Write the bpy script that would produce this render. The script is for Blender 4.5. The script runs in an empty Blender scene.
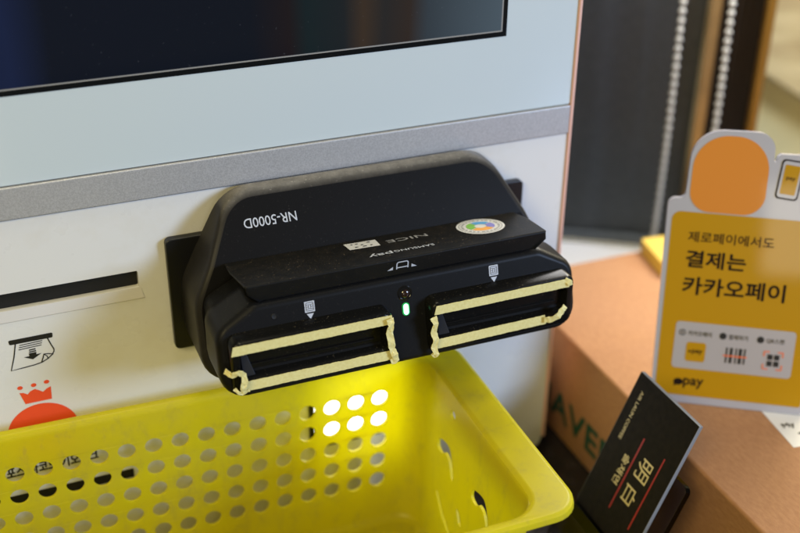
import bpy, bmesh, math, random
from mathutils import Vector, Matrix
random.seed(7)
C = bpy.context.scene.collection
SC = bpy.context.scene
MM = 0.001

# ------------------------------------------------------------------ camera
cam_data = bpy.data.cameras.new('camera')
cam = bpy.data.objects.new('camera', cam_data)
C.objects.link(cam)
SC.camera = cam
cam_data.sensor_fit = 'HORIZONTAL'
cam_data.sensor_width = 36.0
cam_data.lens = 1145.78 / 800 * 36
cam_data.clip_start = 0.01
cam_data.clip_end = 50
pit, yaw, rol = (math.radians(a) for a in (29.0386, 22.6648, 0.683))
fwd = Vector((math.sin(yaw) * math.cos(pit), math.cos(yaw) * math.cos(pit), -math.sin(pit)))
rgt = Vector((math.cos(yaw), -math.sin(yaw), 0))
upv = rgt.cross(fwd)
r2 = rgt * math.cos(rol) + upv * math.sin(rol)
u2 = upv * math.cos(rol) - rgt * math.sin(rol)
m = Matrix((r2, u2, -fwd)).transposed().to_4x4()
m.translation = Vector((-131.76, -360, 329.4)) * MM
cam.matrix_world = m
cam_data.dof.use_dof = True
cam_data.dof.focus_distance = 0.392
cam_data.dof.aperture_fstop = 6.3
cam_data.dof.aperture_blades = 9

# ------------------------------------------------------------------ world + lamps
world = bpy.data.worlds.new('World')
SC.world = world
world.use_nodes = True
wn = world.node_tree
bg = wn.nodes['Background']
bg.inputs[0].default_value = (1.0, 0.88, 0.66, 1)
bg.inputs[1].default_value = 0.09

def area(name, loc, target, size, power, col, size_y=None):
    d = bpy.data.lights.new(name, 'AREA')
    d.energy = power
    d.color = col
    d.size = size
    if size_y:
        d.shape = 'RECTANGLE'
        d.size_y = size_y
    o = bpy.data.objects.new(name, d)
    C.objects.link(o)
    o.location = Vector(loc)
    o.rotation_euler = (Vector(target) - Vector(loc)).to_track_quat('-Z', 'Y').to_euler()
    return o

area('room_window_light', (0.80, -0.92, 0.47), (0, 0, 0.12), 0.34, 11.0, (0.50, 0.66, 0.98))
area('warm_room_lamp', (-0.72, -0.70, 0.85), (0, 0, 0.08), 0.45, 5.6, (1.0, 0.83, 0.40))
area('added_box_light', (0.235, 0.085, 0.27), (0.18, 0.03, 0.05), 0.12, 0.70, (1.0, 0.97, 0.95))  # added lamp floating before the blind, brightens box top and sill
area('ceiling_lamp', (-0.06, -0.16, 1.10), (0, -0.05, 0.08), 0.22, 2.1, (1.0, 0.90, 0.62))
area('counter_lamp', (-0.15, -0.86, 0.19), (0.16, -0.06, 0.12), 0.10, 0.3, (1.0, 0.90, 0.70))
area('added_wall_light', (0.395, 0.115, 0.42), (0.46, 0.21, 0.20), 0.12, 1.6, (1.0, 0.95, 0.80))  # added lamp close to the far wall, there only to brighten it

vs = SC.view_settings
vs.view_transform = 'Standard'
vs.look = 'None'
vs.exposure = 0.36
vs.gamma = 1.0
SC.render.engine = 'CYCLES'

# ------------------------------------------------------------------ materials
def mat(name, col, rough=0.5, metal=0.0, spec=0.5, coat=0.0, emit=None, estr=1.0, trans=0.0, ior=1.45):
    mt = bpy.data.materials.new(name)
    mt.use_nodes = True
    b = mt.node_tree.nodes['Principled BSDF']
    b.inputs['Base Color'].default_value = (*col, 1)
    b.inputs['Roughness'].default_value = rough
    b.inputs['Metallic'].default_value = metal
    b.inputs['Specular IOR Level'].default_value = spec
    b.inputs['Coat Weight'].default_value = coat
    b.inputs['Coat Roughness'].default_value = 0.05
    b.inputs['IOR'].default_value = ior
    b.inputs['Transmission Weight'].default_value = trans
    if emit:
        b.inputs['Emission Color'].default_value = (*emit, 1)
        b.inputs['Emission Strength'].default_value = estr
    return mt

def nodes(mt):
    return mt.node_tree.nodes, mt.node_tree.links, mt.node_tree.nodes['Principled BSDF']

def noise(mt, scale, detail=4, rough=0.55, stretch=None):
    n, l, b = nodes(mt)
    tc = n.new('ShaderNodeTexCoord')
    t = n.new('ShaderNodeTexNoise')
    t.inputs['Scale'].default_value = scale
    t.inputs['Detail'].default_value = detail
    t.inputs['Roughness'].default_value = rough
    if stretch:
        mp = n.new('ShaderNodeMapping')
        mp.inputs['Scale'].default_value = stretch
        l.new(tc.outputs['Object'], mp.inputs['Vector'])
        l.new(mp.outputs[0], t.inputs['Vector'])
    else:
        l.new(tc.outputs['Object'], t.inputs['Vector'])
    return t

def ramp(mt, src, stops):
    n, l, b = nodes(mt)
    r = n.new('ShaderNodeValToRGB')
    e = r.color_ramp.elements
    while len(e) < len(stops):
        e.new(0.5)
    for i, (p, c) in enumerate(stops):
        e[i].position = p
        e[i].color = (*c, 1) if len(c) == 3 else c
    l.new(src, r.inputs[0])
    return r

def mixc(mt, fac, a, b2):
    n, l, b = nodes(mt)
    mx = n.new('ShaderNodeMix')
    mx.data_type = 'RGBA'
    l.new(fac, mx.inputs[0])
    for s, v in ((6, a), (7, b2)):
        if isinstance(v, tuple):
            mx.inputs[s].default_value = (*v, 1)
        else:
            l.new(v, mx.inputs[s])
    return mx.outputs[2]

def bump(mt, src, strength, dist=0.0003):
    n, l, b = nodes(mt)
    bp = n.new('ShaderNodeBump')
    bp.inputs['Strength'].default_value = strength
    bp.inputs['Distance'].default_value = dist
    l.new(src, bp.inputs['Height'])
    l.new(bp.outputs[0], b.inputs['Normal'])

def blotch(mt, a, b2, scale, lo=0.35, hi=0.7, rough=None, **k):
    n, l, b = nodes(mt)
    t = noise(mt, scale, **k)
    r = ramp(mt, t.outputs['Fac'], [(lo, a), (hi, b2)])
    l.new(r.outputs[0], b.inputs['Base Color'])
    if rough:
        rr = ramp(mt, t.outputs['Fac'], [(lo, (rough[0],) * 3), (hi, (rough[1],) * 3)])
        l.new(rr.outputs[0], b.inputs['Roughness'])
    return t

# white enamelled panel with grimy smudges of old tape
M_white = mat('white_enamel', (0.74, 0.735, 0.72), 0.32)
def _w():
    n, l, b = nodes(M_white)
    t = noise(M_white, 22, 6, 0.65)
    f = ramp(M_white, t.outputs['Fac'], [(0.52, (0, 0, 0)), (0.78, (0.55, 0.55, 0.55))])
    c = mixc(M_white, f.outputs[0], (0.74, 0.735, 0.72), (0.62, 0.57, 0.46))
    l.new(c, b.inputs['Base Color'])
    t2 = noise(M_white, 90, 3)
    r = ramp(M_white, t2.outputs['Fac'], [(0.3, (0.24,) * 3), (0.7, (0.4,) * 3)])
    l.new(r.outputs[0], b.inputs['Roughness'])
_w()
M_glass = mat('white_backed_glass', (0.585, 0.66, 0.685), 0.08, coat=0.5)
M_silver = mat('silver_paint', (0.50, 0.50, 0.51), 0.42, metal=0.4)
def _s():
    n, l, b = nodes(M_silver)
    t = noise(M_silver, 2600, 2, 0.6)
    r = ramp(M_silver, t.outputs['Fac'], [(0.38, (0.43, 0.43, 0.44)), (0.62, (0.55, 0.55, 0.56))])
    l.new(r.outputs[0], b.inputs['Base Color'])
    bump(M_silver, t.outputs['Fac'], 0.12, 0.0002)
_s()
M_copper = mat('rose_gold_trim', (0.85, 0.52, 0.43), 0.35, metal=0.15)
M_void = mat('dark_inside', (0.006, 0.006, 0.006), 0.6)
M_ink = mat('black_print', (0.012, 0.012, 0.013), 0.45)
M_red = mat('red_print', (0.86, 0.085, 0.028), 0.4)
M_scan = mat('lit_scanner_glass', (0.9, 0.9, 0.9), 0.3, emit=(0.93, 0.96, 1.0), estr=3.6)
M_label = mat('paper_label', (0.72, 0.69, 0.6), 0.6)

# screen: room reflections painted as dim emission on black glass
M_screen = mat('painted_screen_reflection', (0.006, 0.007, 0.009), 0.06, spec=0.2)
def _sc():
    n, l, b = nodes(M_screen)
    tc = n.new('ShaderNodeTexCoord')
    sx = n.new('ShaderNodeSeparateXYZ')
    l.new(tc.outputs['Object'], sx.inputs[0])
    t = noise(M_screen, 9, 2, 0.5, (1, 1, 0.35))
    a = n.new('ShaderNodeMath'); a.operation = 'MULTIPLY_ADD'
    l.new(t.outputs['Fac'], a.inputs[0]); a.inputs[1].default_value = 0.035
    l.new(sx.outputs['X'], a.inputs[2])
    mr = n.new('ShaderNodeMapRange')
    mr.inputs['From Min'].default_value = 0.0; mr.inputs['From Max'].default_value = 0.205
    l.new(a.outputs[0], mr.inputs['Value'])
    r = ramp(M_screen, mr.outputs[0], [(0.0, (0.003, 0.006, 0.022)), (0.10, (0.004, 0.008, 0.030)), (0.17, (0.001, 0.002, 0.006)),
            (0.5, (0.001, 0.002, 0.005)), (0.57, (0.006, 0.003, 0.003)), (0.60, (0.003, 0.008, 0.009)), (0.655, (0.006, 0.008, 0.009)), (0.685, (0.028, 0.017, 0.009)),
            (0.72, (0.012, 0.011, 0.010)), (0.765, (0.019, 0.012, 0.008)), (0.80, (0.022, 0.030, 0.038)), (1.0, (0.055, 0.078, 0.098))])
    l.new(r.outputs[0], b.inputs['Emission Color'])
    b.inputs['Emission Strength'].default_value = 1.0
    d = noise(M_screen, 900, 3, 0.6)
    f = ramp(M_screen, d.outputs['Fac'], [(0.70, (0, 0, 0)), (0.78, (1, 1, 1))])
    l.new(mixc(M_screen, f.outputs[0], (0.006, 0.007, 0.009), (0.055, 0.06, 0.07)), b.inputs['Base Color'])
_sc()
M_rule = mat('pale_screen_rule', (0.30, 0.29, 0.27), 0.3)
M_blackglass = mat('black_glass', (0.006, 0.007, 0.008), 0.08)

# matt black ABS with dust
def black_plastic(name, base, rough, dust, dustcol=(0.30, 0.27, 0.24), dscale=900, film_w=0.12, side=0.05, even=0.05):
    mt = mat(name, base, rough, spec=0.16)
    n, l, b = nodes(mt)
    g = n.new('ShaderNodeNewGeometry')
    sp = n.new('ShaderNodeSeparateXYZ')
    l.new(g.outputs['Normal'], sp.inputs[0])
    up = n.new('ShaderNodeMapRange')
    up.inputs['From Min'].default_value = 0.64; up.inputs['From Max'].default_value = 1.0
    up.inputs['To Min'].default_value = side; up.inputs['To Max'].default_value = 1.0
    l.new(sp.outputs['Z'], up.inputs['Value'])
    t = noise(mt, dscale, 5, 0.7)
    t2 = noise(mt, 240, 5, 0.7)
    f = ramp(mt, t.outputs['Fac'], [(0.63, (0, 0, 0)), (0.67, (1, 1, 1))])
    f2 = ramp(mt, t2.outputs['Fac'], [(0.38, (even,) * 3), (0.68, (1, 1, 1))])
    m1 = n.new('ShaderNodeMath'); m1.operation = 'MULTIPLY'
    l.new(f.outputs[0], m1.inputs[0]); l.new(f2.outputs[0], m1.inputs[1])
    film = n.new('ShaderNodeMath'); film.operation = 'MULTIPLY_ADD'
    l.new(f2.outputs[0], film.inputs[0]); film.inputs[1].default_value = film_w
    l.new(m1.outputs[0], film.inputs[2])
    m2 = n.new('ShaderNodeMath'); m2.operation = 'MULTIPLY'
    l.new(film.outputs[0], m2.inputs[0]); l.new(up.outputs[0], m2.inputs[1])
    m3 = n.new('ShaderNodeMath'); m3.operation = 'MULTIPLY'; m3.use_clamp = True
    l.new(m2.outputs[0], m3.inputs[0]); m3.inputs[1].default_value = dust
    c = mixc(mt, m3.outputs[0], base, dustcol)
    l.new(c, b.inputs['Base Color'])
    t3 = noise(mt, 2500, 2)
    bump(mt, t3.outputs['Fac'], 0.12, 0.0001)
    return mt
M_abs = black_plastic('black_textured_plastic', (0.0068, 0.0064, 0.0064), 0.36, 0.55, (0.26, 0.24, 0.23), 1300, 0.0, 0.30)
M_absrim = black_plastic('dusty_black_rim', (0.012, 0.011, 0.011), 0.40, 1.0, (0.34, 0.32, 0.29), 1000, 0.75, 0.04, 0.62)
M_ledge = black_plastic('dusty_black_ledge', (0.008, 0.008, 0.008), 0.40, 1.3, (0.34, 0.26, 0.18), 1250, 0.02, 0.2)
M_face = black_plastic('black_face_plastic', (0.0075, 0.0075, 0.008), 0.40, 0.5, (0.26, 0.24, 0.22), 1300, 0.0, 0.25)
M_gloss = mat('glossy_black_plastic', (0.006, 0.006, 0.006), 0.14)
M_slot = black_plastic('scuffed_glossy_black_plastic', (0.006, 0.006, 0.006), 0.24, 0.8, (0.32, 0.27, 0.18), 1500, 0.0, 0.30)
M_plate = mat('black_plate', (0.006, 0.006, 0.007), 0.35)
M_print = mat('pale_grey_print', (0.50, 0.53, 0.60), 0.5)
M_printd = mat('dim_grey_print', (0.30, 0.30, 0.31), 0.5)
M_led = mat('green_led', (0.2, 0.9, 0.4), 0.3, emit=(0.25, 1.0, 0.42), estr=3.0)
M_ledhalo = mat('green_led_lens', (0.01, 0.10, 0.03), 0.2, emit=(0.03, 0.5, 0.10), estr=0.35)
M_tape = mat('yellowed_masking_tape', (0.78, 0.70, 0.33), 0.55)
_t = blotch(M_tape, (0.80, 0.73, 0.35), (0.70, 0.61, 0.24), 1100, 0.3, 0.8, detail=6, rough=None)
bump(M_tape, _t.outputs['Fac'], 0.12, 0.0001)
M_lens = mat('dark_lens', (0.02, 0.008, 0.006), 0.05, coat=1)
M_stk = mat('white_sticker', (0.72, 0.72, 0.72), 0.3)
def flatcol(n, c, r=0.45, **k):
    return mat(n, c, r, **k)
M_blue = flatcol('blue_print', (0.10, 0.36, 0.72)); M_green = flatcol('green_print', (0.22, 0.50, 0.10))
M_orange = flatcol('orange_print', (0.85, 0.40, 0.10)); M_violet = flatcol('violet_print', (0.25, 0.24, 0.62))

# basket plastic: lets light through
M_basket = bpy.data.materials.new('translucent_yellow_plastic')
M_basket.use_nodes = True
def _b():
    n, l, b = nodes(M_basket)
    t = noise(M_basket, 45, 5, 0.6)
    r = ramp(M_basket, t.outputs['Fac'], [(0.42, (0.74, 0.66, 0.016)), (0.80, (0.66, 0.58, 0.05))])
    l.new(r.outputs[0], b.inputs['Base Color'])
    b.inputs['Roughness'].default_value = 0.40
    tr = n.new('ShaderNodeBsdfTranslucent')
    tr.inputs['Color'].default_value = (0.92, 0.87, 0.010, 1)
    mx = n.new('ShaderNodeMixShader')
    mx.inputs[0].default_value = 0.48
    l.new(b.outputs[0], mx.inputs[1]); l.new(tr.outputs[0], mx.inputs[2])
    l.new(mx.outputs[0], n['Material Output'].inputs['Surface'])
    g = noise(M_basket, 160, 8, 0.75, (1, 1, 0.5))
    gf = ramp(M_basket, g.outputs['Fac'], [(0.52, (0, 0, 0)), (0.72, (0.65,) * 3)])
    l.new(mixc(M_basket, gf.outputs[0], r.outputs[0], (0.42, 0.37, 0.10)), b.inputs['Base Color'])
    t3 = noise(M_basket, 900, 3)
    bump(M_basket, t3.outputs['Fac'], 0.10, 0.0002)
_b()

M_card = mat('brown_cardboard', (0.42, 0.22, 0.12), 0.75)
def _c():
    n, l, b = nodes(M_card)
    t = noise(M_card, 700, 6, 0.7, (1, 0.35, 1))
    t2 = noise(M_card, 14, 4, 0.6)
    r = ramp(M_card, t.outputs['Fac'], [(0.3, (0.33, 0.155, 0.066)), (0.72, (0.46, 0.24, 0.108))])
    f = ramp(M_card, t2.outputs['Fac'], [(0.35, (0, 0, 0)), (0.75, (0.5, 0.5, 0.5))])
    c = mixc(M_card, f.outputs[0], r.outputs[0], (0.32, 0.145, 0.068))
    l.new(c, b.inputs['Base Color'])
    bump(M_card, t.outputs['Fac'], 0.35, 0.0003)
_c()
M_boxink = mat('dark_green_ink', (0.010, 0.065, 0.035), 0.7)
M_shiplabel = mat('white_paper', (0.72, 0.70, 0.67), 0.6)
M_cardblk = mat('charcoal_card', (0.014, 0.012, 0.010), 0.6, spec=0.15)
_t = blotch(M_cardblk, (0.007, 0.0055, 0.0045), (0.013, 0.010, 0.008), 420, 0.35, 0.7)
M_cardedge = mat('pale_card_edge', (0.23, 0.24, 0.26), 0.7)
M_gold = mat('gold_foil', (0.62, 0.52, 0.30), 0.4, metal=0.3)
M_darkred = mat('dark_red_foil', (0.30, 0.012, 0.016), 0.45)
M_acryl = mat('smoky_acrylic', (0.30, 0.29, 0.28), 0.02, trans=1.0, ior=1.3)
M_yellow = mat('yellow_print', (0.43, 0.228, 0.0003), 0.35, spec=0.25, coat=0.22)
M_signw = mat('white_sign_board', (0.38, 0.38, 0.44), 0.25, coat=0.3)
M_signpanel = mat('cream_panel', (0.38, 0.36, 0.38), 0.22, coat=0.3)
M_tan = mat('tan_orange_print', (0.60, 0.22, 0.030), 0.35, spec=0.25, coat=0.22)
M_brownink = mat('dark_brown_ink', (0.012, 0.006, 0.004), 0.5, spec=0.15)
M_orangeink = mat('orange_red_ink', (0.72, 0.15, 0.05), 0.3)
M_clear = mat('clear_acrylic_edge', (0.55, 0.56, 0.58), 0.15)

M_table = mat('dark_table', (0.012, 0.011, 0.010), 0.22)
blotch(M_table, (0.010, 0.009, 0.008), (0.024, 0.020, 0.017), 60, 0.35, 0.75, rough=(0.16, 0.34))
M_sill = mat('white_window_sill', (0.80, 0.81, 0.83), 0.35)
M_blind = mat('charcoal_blind_fabric', (0.036, 0.042, 0.047), 0.75)
def _bl():
    n, l, b = nodes(M_blind)
    t = noise(M_blind, 1600, 2, 0.5, (1, 1, 0.2))
    r = ramp(M_blind, t.outputs['Fac'], [(0.35, (0.052, 0.060, 0.064)), (0.65, (0.078, 0.089, 0.094))])
    l.new(r.outputs[0], b.inputs['Base Color'])
    bump(M_blind, t.outputs['Fac'], 0.3, 0.0003)
_bl()
M_blind2 = mat('dark_brown_blind', (0.016, 0.011, 0.007), 0.7)
blotch(M_blind2, (0.012, 0.008, 0.005), (0.024, 0.016, 0.009), 500, 0.35, 0.7)
M_bronze = mat('bronze_frame', (0.30, 0.17, 0.085), 0.35, metal=0.5)
blotch(M_bronze, (0.21, 0.135, 0.055), (0.29, 0.19, 0.08), 40, 0.35, 0.7)
M_ochre = mat('ochre_frame', (0.17, 0.085, 0.010), 0.4, metal=0.3)
M_bead = mat('ivory_bead', (0.42, 0.41, 0.37), 0.4)
M_wall = mat('pale_yellow_plaster', (0.72, 0.62, 0.33), 0.8)
blotch(M_wall, (0.82, 0.70, 0.34), (0.70, 0.57, 0.27), 14, 0.35, 0.75)
M_beam = mat('weathered_wood', (0.36, 0.25, 0.11), 0.7)
blotch(M_beam, (0.52, 0.42, 0.22), (0.30, 0.21, 0.09), 26, 0.35, 0.7, stretch=(0.6, 1, 3))

# ------------------------------------------------------------------ object helpers
def link_mesh(name, me, mt, parent=None, bevel=0, seg=2, smooth=35):
    o = bpy.data.objects.new(name, me)
    C.objects.link(o)
    if parent:
        o.parent = parent
    if mt and not me.materials:
        me.materials.append(mt)
    if bevel:
        md = o.modifiers.new('bevel', 'BEVEL')
        md.width = bevel * MM
        md.segments = seg
        md.limit_method = 'ANGLE'
        md.angle_limit = math.radians(32)
        md.harden_normals = True
    if smooth is not None:
        me.polygons.foreach_set('use_smooth', [True] * len(me.polygons))
        me.set_sharp_from_angle(angle=math.radians(smooth))
    return o

def base_of(parent):
    p = Vector((0, 0, 0))
    while parent:
        p += parent.location
        parent = parent.parent
    return p

def from_data(name, verts, faces, mt, parent=None, bevel=0, seg=2, smooth=35, fix=True):
    """verts in world millimetres"""
    off = base_of(parent)
    me = bpy.data.meshes.new(name)
    me.from_pydata([tuple(Vector(v) * MM - off) for v in verts], [], faces)
    if fix:
        bm = bmesh.new(); bm.from_mesh(me)
        bmesh.ops.recalc_face_normals(bm, faces=bm.faces)
        bm.to_mesh(me); bm.free()
    me.update()
    return link_mesh(name, me, mt, parent, bevel, seg, smooth)

def thing(name, label, cat, loc=(0, 0, 0), group=None):
    o = bpy.data.objects.new(name, None)
    C.objects.link(o)
    o.empty_display_size = 0.02
    o.location = Vector(loc) * MM
    tag(o, label, cat, group)
    return o

def tag(o, label, cat, group=None):
    o['label'] = label; o['category'] = cat
    if group: o['group'] = group
    return o

def struct(o):
    o['kind'] = 'structure'
    return o

class Mesh:
    def __init__(s): s.v = []; s.f = []
    def add(s, v, f):
        k = len(s.v); s.v += [tuple(p) for p in v]; s.f += [tuple(i + k for i in q) for q in f]
        return s
    def box(s, x0, x1, y0, y1, z0, z1):
        return s.add([(x, y, z) for z in (z0, z1) for y in (y0, y1) for x in (x0, x1)],
                     [(0, 2, 3, 1), (4, 5, 7, 6), (0, 1, 5, 4), (2, 6, 7, 3), (0, 4, 6, 2), (1, 3, 7, 5)])
    def loft(s, rings, cap0=True, cap1=True):
        k = len(s.v); n = len(rings[0])
        for r in rings: s.v += [tuple(p) for p in r]
        for i in range(len(rings) - 1):
            for j in range(n):
                a, b = k + i * n + j, k + i * n + (j + 1) % n
                s.f.append((a, b, b + n, a + n))
        if cap0: s.f.append(tuple(k + j for j in range(n))[::-1])
        if cap1: s.f.append(tuple(k + (len(rings) - 1) * n + j for j in range(n)))
        return s
    def tube(s, pts, r, n=8):
        rings = []
        for i, p in enumerate(pts):
            p = Vector(p)
            a = Vector(pts[max(i - 1, 0)]); b = Vector(pts[min(i + 1, len(pts) - 1)])
            t = (b - a).normalized()
            q = t.orthogonal().normalized() if i == 0 else (q - t * q.dot(t)).normalized()
            w = t.cross(q)
            rr = r[i] if isinstance(r, (list, tuple)) else r
            rings.append([p + (q * math.cos(2 * math.pi * k / n) + w * math.sin(2 * math.pi * k / n)) * rr for k in range(n)])
        return s.loft(rings)
    def sphere(s, c, r, n=10, m_=6, sz=1.0):
        c = Vector(c)
        rings = [[c + Vector((math.cos(2 * math.pi * k / n) * r * math.sin(math.pi * (i + .0) / m_), math.sin(2 * math.pi * k / n) * r * math.sin(math.pi * i / m_), r * sz * math.cos(math.pi * i / m_))) for k in range(n)] for i in range(1, m_)]
        return s.loft(rings)
    def build(s, name, mt, parent=None, **k):
        return from_data(name, s.v, s.f, mt, parent, **k)

def rpoly(pts, rad, n=6):
    """rounded polygon (2d); rad: one radius or list"""
    out = []
    N = len(pts)
    for i in range(N):
        p = Vector(pts[i]); a = Vector(pts[i - 1]); b = Vector(pts[(i + 1) % N])
        r = rad[i] if isinstance(rad, (list, tuple)) else rad
        if r <= 0:
            out.append(tuple(p)); continue
        u = (a - p).normalized(); w = (b - p).normalized()
        ang = u.angle(w)
        t = min(r / math.tan(ang / 2), (a - p).length * .49, (b - p).length * .49)
        r = t * math.tan(ang / 2)
        c = p + (u + w).normalized() * (r / math.sin(ang / 2))
        s0 = p + u * t - c; s1 = p + w * t - c
        da = s0.angle_signed(s1)
        for k in range(n + 1):
            q = s0.copy(); q.rotate(Matrix.Rotation(-da * k / n, 2)); out.append(tuple(c + q))
    return out

def rrect(x0, x1, y0, y1, r, n=6):
    return rpoly([(x0, y0), (x1, y0), (x1, y1), (x0, y1)], r, n)

def ell(cx, cy, rx, ry, n=32, a0=0):
    return [(cx + rx * math.cos(a0 + 2 * math.pi * k / n), cy + ry * math.sin(a0 + 2 * math.pi * k / n)) for k in range(n)]

class Frame:
    """a plane: origin, x direction, up direction (mm); normal = x × up"""
    def __init__(s, o, x, u):
        s.o = Vector(o); s.x = Vector(x).normalized(); s.u = Vector(u).normalized(); s.n = s.x.cross(s.u).normalized()
    def p(s, a, b, c=0.0):
        return s.o + s.x * a + s.u * b + s.n * c
    def rot(s, o2, a):
        c, d = math.cos(a), math.sin(a)
        return Frame(s.p(*o2), s.x * c + s.u * d, s.u * c - s.x * d)

def curve_mesh(polys, depth=0.0):
    cu = bpy.data.curves.new('c', 'CURVE')
    cu.dimensions = '2D'; cu.fill_mode = 'BOTH'
    cu.extrude = depth / 2
    for pl in polys:
        sp = cu.splines.new('POLY')
        sp.points.add(len(pl) - 1)
        for i, q in enumerate(pl): sp.points[i].co = (q[0], q[1], 0, 1)
        sp.use_cyclic_u = True
    o = bpy.data.objects.new('c', cu); C.objects.link(o)
    me = bpy.data.meshes.new_from_object(o.evaluated_get(bpy.context.evaluated_depsgraph_get()))
    v = [tuple(p.co) for p in me.vertices]; f = [tuple(p.vertices) for p in me.polygons]
    bpy.data.objects.remove(o); bpy.data.curves.remove(cu); bpy.data.meshes.remove(me)
    return v, f

def text_geo(body, bold=0.0, spacing=1.0):
    cu = bpy.data.curves.new('t', 'FONT')
    cu.body = body; cu.size = 1.0; cu.space_character = spacing
    cu.resolution_u = 3
    o = bpy.data.objects.new('t', cu); C.objects.link(o)
    me = bpy.data.meshes.new_from_object(o.evaluated_get(bpy.context.evaluated_depsgraph_get()))
    v = [tuple(p.co) for p in me.vertices]; f = [tuple(p.vertices) for p in me.polygons]
    bpy.data.objects.remove(o); bpy.data.curves.remove(cu); bpy.data.meshes.remove(me)
    return v, f

class Art:
    """flat printed marks on one plane, gathered into one mesh"""
    def __init__(s, fr, lift=0.12): s.fr = fr; s.m = Mesh(); s.lift = lift
    def put(s, v, f, lift=None):
        L = s.lift if lift is None else lift
        s.m.add([s.fr.p(a, b, c + L) for a, b, c in v], f); return s
    def poly(s, *polys, depth=0.0, lift=None):
        v, f = curve_mesh(polys, depth); return s.put(v, f, lift)
    def text(s, body, x0, x1, y0, y1, bold=0.0, spacing=1.0):
        v, f = text_geo(body, bold, spacing)
        ax = min(p[0] for p in v); bx = max(p[0] for p in v); ay = min(p[1] for p in v); by = max(p[1] for p in v)
        v = [(x0 + (p[0] - ax) / (bx - ax) * (x1 - x0), y0 + (p[1] - ay) / (by - ay) * (y1 - y0), 0) for p in v]
        s.put(v, f)
        if bold:                       # heavier weight: the same glyphs again, shifted a hair and a hair higher
            d = bold * (y1 - y0)
            for k, (dx, dy) in enumerate(((1, 0), (-1, 0), (0, 1), (0, -1), (.7, .7), (-.7, -.7), (.7, -.7), (-.7, .7))):
                s.put([(a + dx * d, b + dy * d, 0) for a, b, c in v], f, s.lift + .004 * (k + 1))
        return s
    def stroke(s, pts, w, closed=False):
        pts = [Vector(p) for p in pts]; N = len(pts)
        L = []; R = []
        for i in range(N):
            a = pts[i - 1] if (i or closed) else pts[i]
            b = pts[(i + 1) % N] if (i < N - 1 or closed) else pts[i]
            t = (b - a).normalized(); nn = Vector((-t.y, t.x))
            L.append(pts[i] + nn * w / 2); R.append(pts[i] - nn * w / 2)
        v = [(p.x, p.y, 0) for p in L + R]
        f = [(i, (i + 1) % N, N + (i + 1) % N, N + i) for i in range(N if closed else N - 1)]
        return s.put(v, f)
    def build(s, name, mt, parent=None):
        return from_data(name, s.m.v, s.m.f, mt, parent, smooth=None, fix=False)

def smooth_closed(pts, n=6):
    out = []; N = len(pts)
    for i in range(N):
        p0, p1, p2, p3 = (Vector(pts[(i + k) % N]) for k in (-1, 0, 1, 2))
        for k in range(n):
            t = k / n
            out.append(tuple(.5 * ((2 * p1) + (p2 - p0) * t + (2 * p0 - 5 * p1 + 4 * p2 - p3) * t * t + (3 * p1 - p0 - 3 * p2 + p3) * t ** 3)))
    return out

# ------------------------------------------------------------------ setting
struct(Mesh().box(-700, 900, -600, 700, -30, 0).build('table_top', M_table, bevel=2))
WB = Vector((182.8, 149.5, 20.0)); WX = Vector((.837, -.547, 0)).normalized(); WN = Vector((-.547, -.837, 0)).normalized()
WF = Frame(WB, WX, (0, 0, 1))            # window plane, normal toward the room
def wbox(m_, s0, s1, d0, d1, z0, z1):
    r = lambda s_, d, z: WB * 1 + WX * s_ + WN * d + Vector((0, 0, z - 20))
    return m_.add([r(x, y, z) for z in (z0, z1) for y in (d0, d1) for x in (s0, s1)],
                  [(0, 2, 3, 1), (4, 5, 7, 6), (0, 1, 5, 4), (2, 6, 7, 3), (0, 4, 6, 2), (1, 3, 7, 5)])
struct(wbox(Mesh(), -260, 420, -60, 28, 0.5, 18).build('window_sill', M_sill, bevel=1.5))

wall = tag(wbox(Mesh(), -300, 520, -190, -170, 0.2, 600).build('wall', M_wall, smooth=None), 'pale yellow plaster wall seen beyond the window blinds', 'wall')
bp_ = [(40, 120.0), (220, 21.0), (220, 101.0), (40, 200.0)]
beam = tag(Mesh().loft([[WF.p(a_, b_ - 20, c_) for a_, b_ in bp_] for c_ in (-168, -146)]).build('wooden_beam', M_beam, bevel=3), 'blurred sloping brown wooden beam across the pale yellow wall', 'beam')

# window frame posts
post = tag(wbox(Mesh(), 64.4, 70.6, -16, 4, 18.3, 600).build('window_post', M_bronze, bevel=1), 'slim bronze window post between the two dark blinds', 'window post')
post2 = tag(wbox(Mesh(), 92.8, 97.4, -16, 2, 18.3, 600).build('window_post', M_ochre, bevel=1), 'narrow ochre window post beside the pale yellow wall', 'window post')

# roller blinds (> fabric, bottom_bar)
def blind(s0, s1, d, m_, label, z0=20):
    t = thing('roller_blind', label, 'blind', WB + WX * ((s0 + s1) / 2))
    n = 60
    v = []
    for i in range(n + 1):
        s_ = s0 + (s1 - s0) * i / n
        w = d + 0.5 * math.sin(i * .55) + 0.3 * math.sin(i * 1.7)
        for z in (z0 + 6, 600):
            v.append(WB + WX * s_ + WN * w + Vector((0, 0, z - 20)))
    f = [(2 * i, 2 * i + 2, 2 * i + 3, 2 * i + 1) for i in range(n)]
    o = from_data('fabric', v, f, m_, t)
    sd = o.modifiers.new('solid', 'SOLIDIFY'); sd.thickness = 0.0008
    wbox(Mesh(), s0, s1, d - 2.5, d + 2.5, z0, z0 + 6.2).build('bottom_bar', m_, t, bevel=1.5)
    return t
blind(-220, 63.6, -4, M_blind, 'wide charcoal roller blind hanging behind the white kiosk')
blind(71.4, 92.2, -9, M_blind2, 'narrow dark brown roller blind between bronze and ochre posts')

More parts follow.
